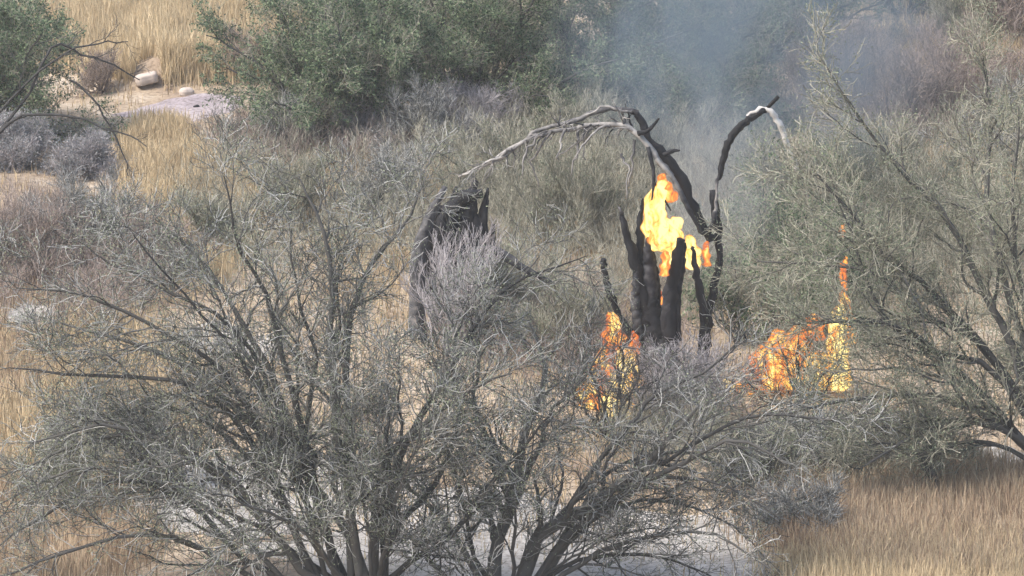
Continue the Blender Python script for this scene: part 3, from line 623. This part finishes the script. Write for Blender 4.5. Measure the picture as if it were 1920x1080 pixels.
def fire(label, Y, tongues):
    b = P(tongues[0][0][0][0], tongues[0][0][0][1], Y)[0]
    root = thing('fire', label, 'fire', b)
    for (px, rp, tone, dy) in tongues:
        g = Geo(); n = 26
        q = np.array(px, float); p = spline(P(q[:, 0], q[:, 1], Y + dy), n)[None]
        r = np.interp(np.linspace(0, 1, n), np.linspace(0, 1, len(rp)), rp)[None] * Y / F_PX
        r = r * (1 + .18 * np.sin(np.linspace(0, 17, n) + rng.uniform(0, 6))[None]); r[:, 0] *= .4; r[:, -1] *= .3
        k = 22; gg = Geo(); tubes(gg, p, r, k, tone, 0, True)
        v = gg.v[0]
        d = np.stack([np.sin(v[:, 2] * 9 + v[:, 0] * 7) + .5 * np.sin(v[:, 2] * 21 + v[:, 1] * 15), np.cos(v[:, 2] * 8 + v[:, 0] * 9) * .8, .5 * np.sin(v[:, 0] * 19)], 1)
        rr = np.repeat(np.concatenate([r[0], [0]]), k)
        v = v + d * rr[:, None] * .16
        g.add(v, gg.q[0], gg.t[0]); g.build('flame_tongue', M['flame'], root)
    return root
fire('upper fire, tall yellow flame rising from the top of the charred trunk', YC - .05, [
    ([(1262, 470), (1245, 440), (1230, 410), (1232, 375), (1245, 335)], [22, 30, 24, 20, 8], .75, .05),
    ([(1240, 440), (1262, 425), (1280, 410)], [22, 20, 8], .9, 0),
    ([(1228, 470), (1220, 430), (1218, 390), (1226, 350)], [14, 15, 13, 4], .7, .1),
    ([(1258, 500), (1262, 460), (1275, 430)], [18, 18, 8], .85, .2),
    ([(1298, 505), (1296, 470), (1292, 440)], [15, 17, 7], .7, .2),
    ([(1243, 518), (1247, 495), (1250, 470)], [8, 12, 7], .25, -.3),
    ([(1325, 500), (1322, 475), (1328, 450)], [9, 10, 4], .1, .1),
    ([(1262, 378), (1246, 350), (1240, 325)], [14, 16, 6], .25, .1),
    ([(1240, 572), (1241, 560), (1240, 545)], [1.6, 2.2, 1.2], .05, -.45)])
YF1 = G(1145, 770)[0][1]
fire('left fire, orange flame low in the brush left of the charred trunk', YF1, [
    ([(1130, 770), (1120, 730), (1125, 690), (1135, 650)], [28, 32, 22, 9], .35, 0),
    ([(1165, 765), (1168, 715), (1172, 680), (1160, 650)], [26, 34, 28, 10], .7, .1),
    ([(1110, 765), (1105, 735), (1112, 700)], [18, 20, 8], .65, -.1),
    ([(1145, 700), (1150, 650), (1148, 610), (1140, 585)], [24, 26, 16, 6], .15, .2),
    ([(1190, 740), (1188, 700), (1180, 670)], [12, 14, 5], .7, 0),
    ([(1150, 630), (1152, 605), (1146, 585)], [10, 12, 5], .6, .1),
    ([(1105, 775), (1098, 745), (1104, 715)], [16, 20, 8], .7, -.1),
    ([(1160, 785), (1150, 755), (1156, 720)], [30, 34, 14], .8, -.15),
    ([(1192, 665), (1190, 640), (1186, 620)], [10, 10, 4], .05, .2)])
YF2 = G(1500, 745)[0][1]
fire('right fire, wide orange flames with one tall tongue by the right tree', YF2, [
    ([(1440, 735), (1440, 690), (1450, 655), (1470, 620)], [28, 34, 26, 12], .38, 0),
    ([(1490, 730), (1485, 680), (1490, 640), (1500, 610)], [30, 38, 30, 12], .28, .2),
    ([(1535, 730), (1530, 690), (1535, 660)], [30, 32, 14], .6, 0),
    ([(1572, 735), (1572, 680), (1570, 640), (1572, 600), (1585, 565)], [22, 24, 20, 18, 8], .75, .1),
    ([(1590, 650), (1592, 610), (1586, 575), (1578, 545)], [14, 16, 12, 5], .3, .15),
    ([(1410, 738), (1415, 700), (1425, 660)], [20, 24, 10], .25, -.1),
    ([(1375, 728), (1366, 720), (1358, 712)], [9, 10, 5], .8, -.1),
    ([(1400, 735), (1390, 728), (1380, 716)], [10, 12, 5], .3, 0),
    ([(1582, 545), (1582, 510), (1586, 480)], [7, 9, 4], .1, .2),
    ([(1582, 445), (1580, 432), (1583, 420)], [5, 8, 3], .0, .2),
    ([(1520, 735), (1500, 715), (1470, 712)], [16, 22, 14], .5, -.15),
    ([(1530, 640), (1530, 610), (1520, 590)], [18, 22, 8], .15, .3)])

# ------------------------------------------------------------------ smoke
def smoke(label, px, py, Y, sx, sy, sz, dens, colr, seed, tilt=0):
    me = bpy.data.meshes.new('smoke'); import bmesh
    bm = bmesh.new(); bmesh.ops.create_icosphere(bm, subdivisions=3, radius=1.0); bm.to_mesh(me); bm.free()
    o = bpy.data.objects.new('smoke', me); col.objects.link(o); c = P(px, py, Y)[0]
    o.location = c.tolist(); o.scale = (sx, sy, sz); o.rotation_euler = (0, tilt, 0)
    m = bpy.data.materials.new('smoke'); m.use_nodes = True; t = m.node_tree; N = t.nodes; L = t.links; N.remove(N["Principled BSDF"])
    v = N.new("ShaderNodeVolumePrincipled"); v.inputs["Color"].default_value = (*colr, 1); v.inputs["Anisotropy"].default_value = .1
    tc = N.new("ShaderNodeTexCoord"); ln = N.new("ShaderNodeVectorMath"); ln.operation = 'LENGTH'; L.new(tc.outputs["Object"], ln.inputs[0])
    mp = N.new("ShaderNodeMapping"); mp.inputs["Location"].default_value = (seed, seed * 2, 0); mp.inputs["Scale"].default_value = (sx, sy, sz * .7); L.new(tc.outputs["Object"], mp.inputs[0])
    nz = N.new("ShaderNodeTexNoise"); nz.inputs["Scale"].default_value = .55; nz.inputs["Detail"].default_value = 3; nz.inputs["Distortion"].default_value = .6; L.new(mp.outputs[0], nz.inputs["Vector"])
    f = N.new("ShaderNodeMapRange"); f.inputs[1].default_value = 1.0; f.inputs[2].default_value = .25; f.interpolation_type = 'SMOOTHSTEP'; L.new(ln.outputs["Value"], f.inputs[0])
    nr = N.new("ShaderNodeMapRange"); nr.inputs[1].default_value = .38; nr.inputs[2].default_value = .68; L.new(nz.outputs["Fac"], nr.inputs[0])
    mu = N.new("ShaderNodeMath"); mu.operation = 'MULTIPLY'; L.new(f.outputs[0], mu.inputs[0]); L.new(nr.outputs[0], mu.inputs[1])
    m2 = N.new("ShaderNodeMath"); m2.operation = 'MULTIPLY'; m2.inputs[1].default_value = dens; L.new(mu.outputs[0], m2.inputs[0])
    L.new(m2.outputs[0], v.inputs["Density"]); L.new(v.outputs[0], N["Material Output"].inputs["Volume"])
    me.materials.append(m)
    return tag(o, label, 'smoke', kind='stuff')
smoke('blue grey smoke drifting over the trees at top centre right', 1420, 90, 124, 4.7, 3.0, 3.0, .95, (.26, .33, .40), 1.0)
smoke('thin smoke rising from the burning snag', 1350, 330, YC + 2.2, 1.5, 1.2, 2.2, .5, (.55, .58, .62), 4.0, .15)

# ------------------------------------------------------------------ haze
import bmesh
me = bpy.data.meshes.new('haze'); bm = bmesh.new(); bmesh.ops.create_cube(bm, size=1.0); bm.to_mesh(me); bm.free()
hz = bpy.data.objects.new('haze', me); col.objects.link(hz); hz.location = (0, 300, 13.5); hz.scale = (1300, 900, 31)
hm = bpy.data.materials.new('haze'); hm.use_nodes = True; hN = hm.node_tree.nodes; hN.remove(hN["Principled BSDF"])
hv = hN.new("ShaderNodeVolumePrincipled"); hv.inputs["Color"].default_value = (.88, .90, .92, 1); hv.inputs["Density"].default_value = .0003
hm.node_tree.links.new(hv.outputs[0], hN["Material Output"].inputs["Volume"]); me.materials.append(hm)
tag(hz, 'thin pale haze over the whole place', 'haze', kind='stuff')
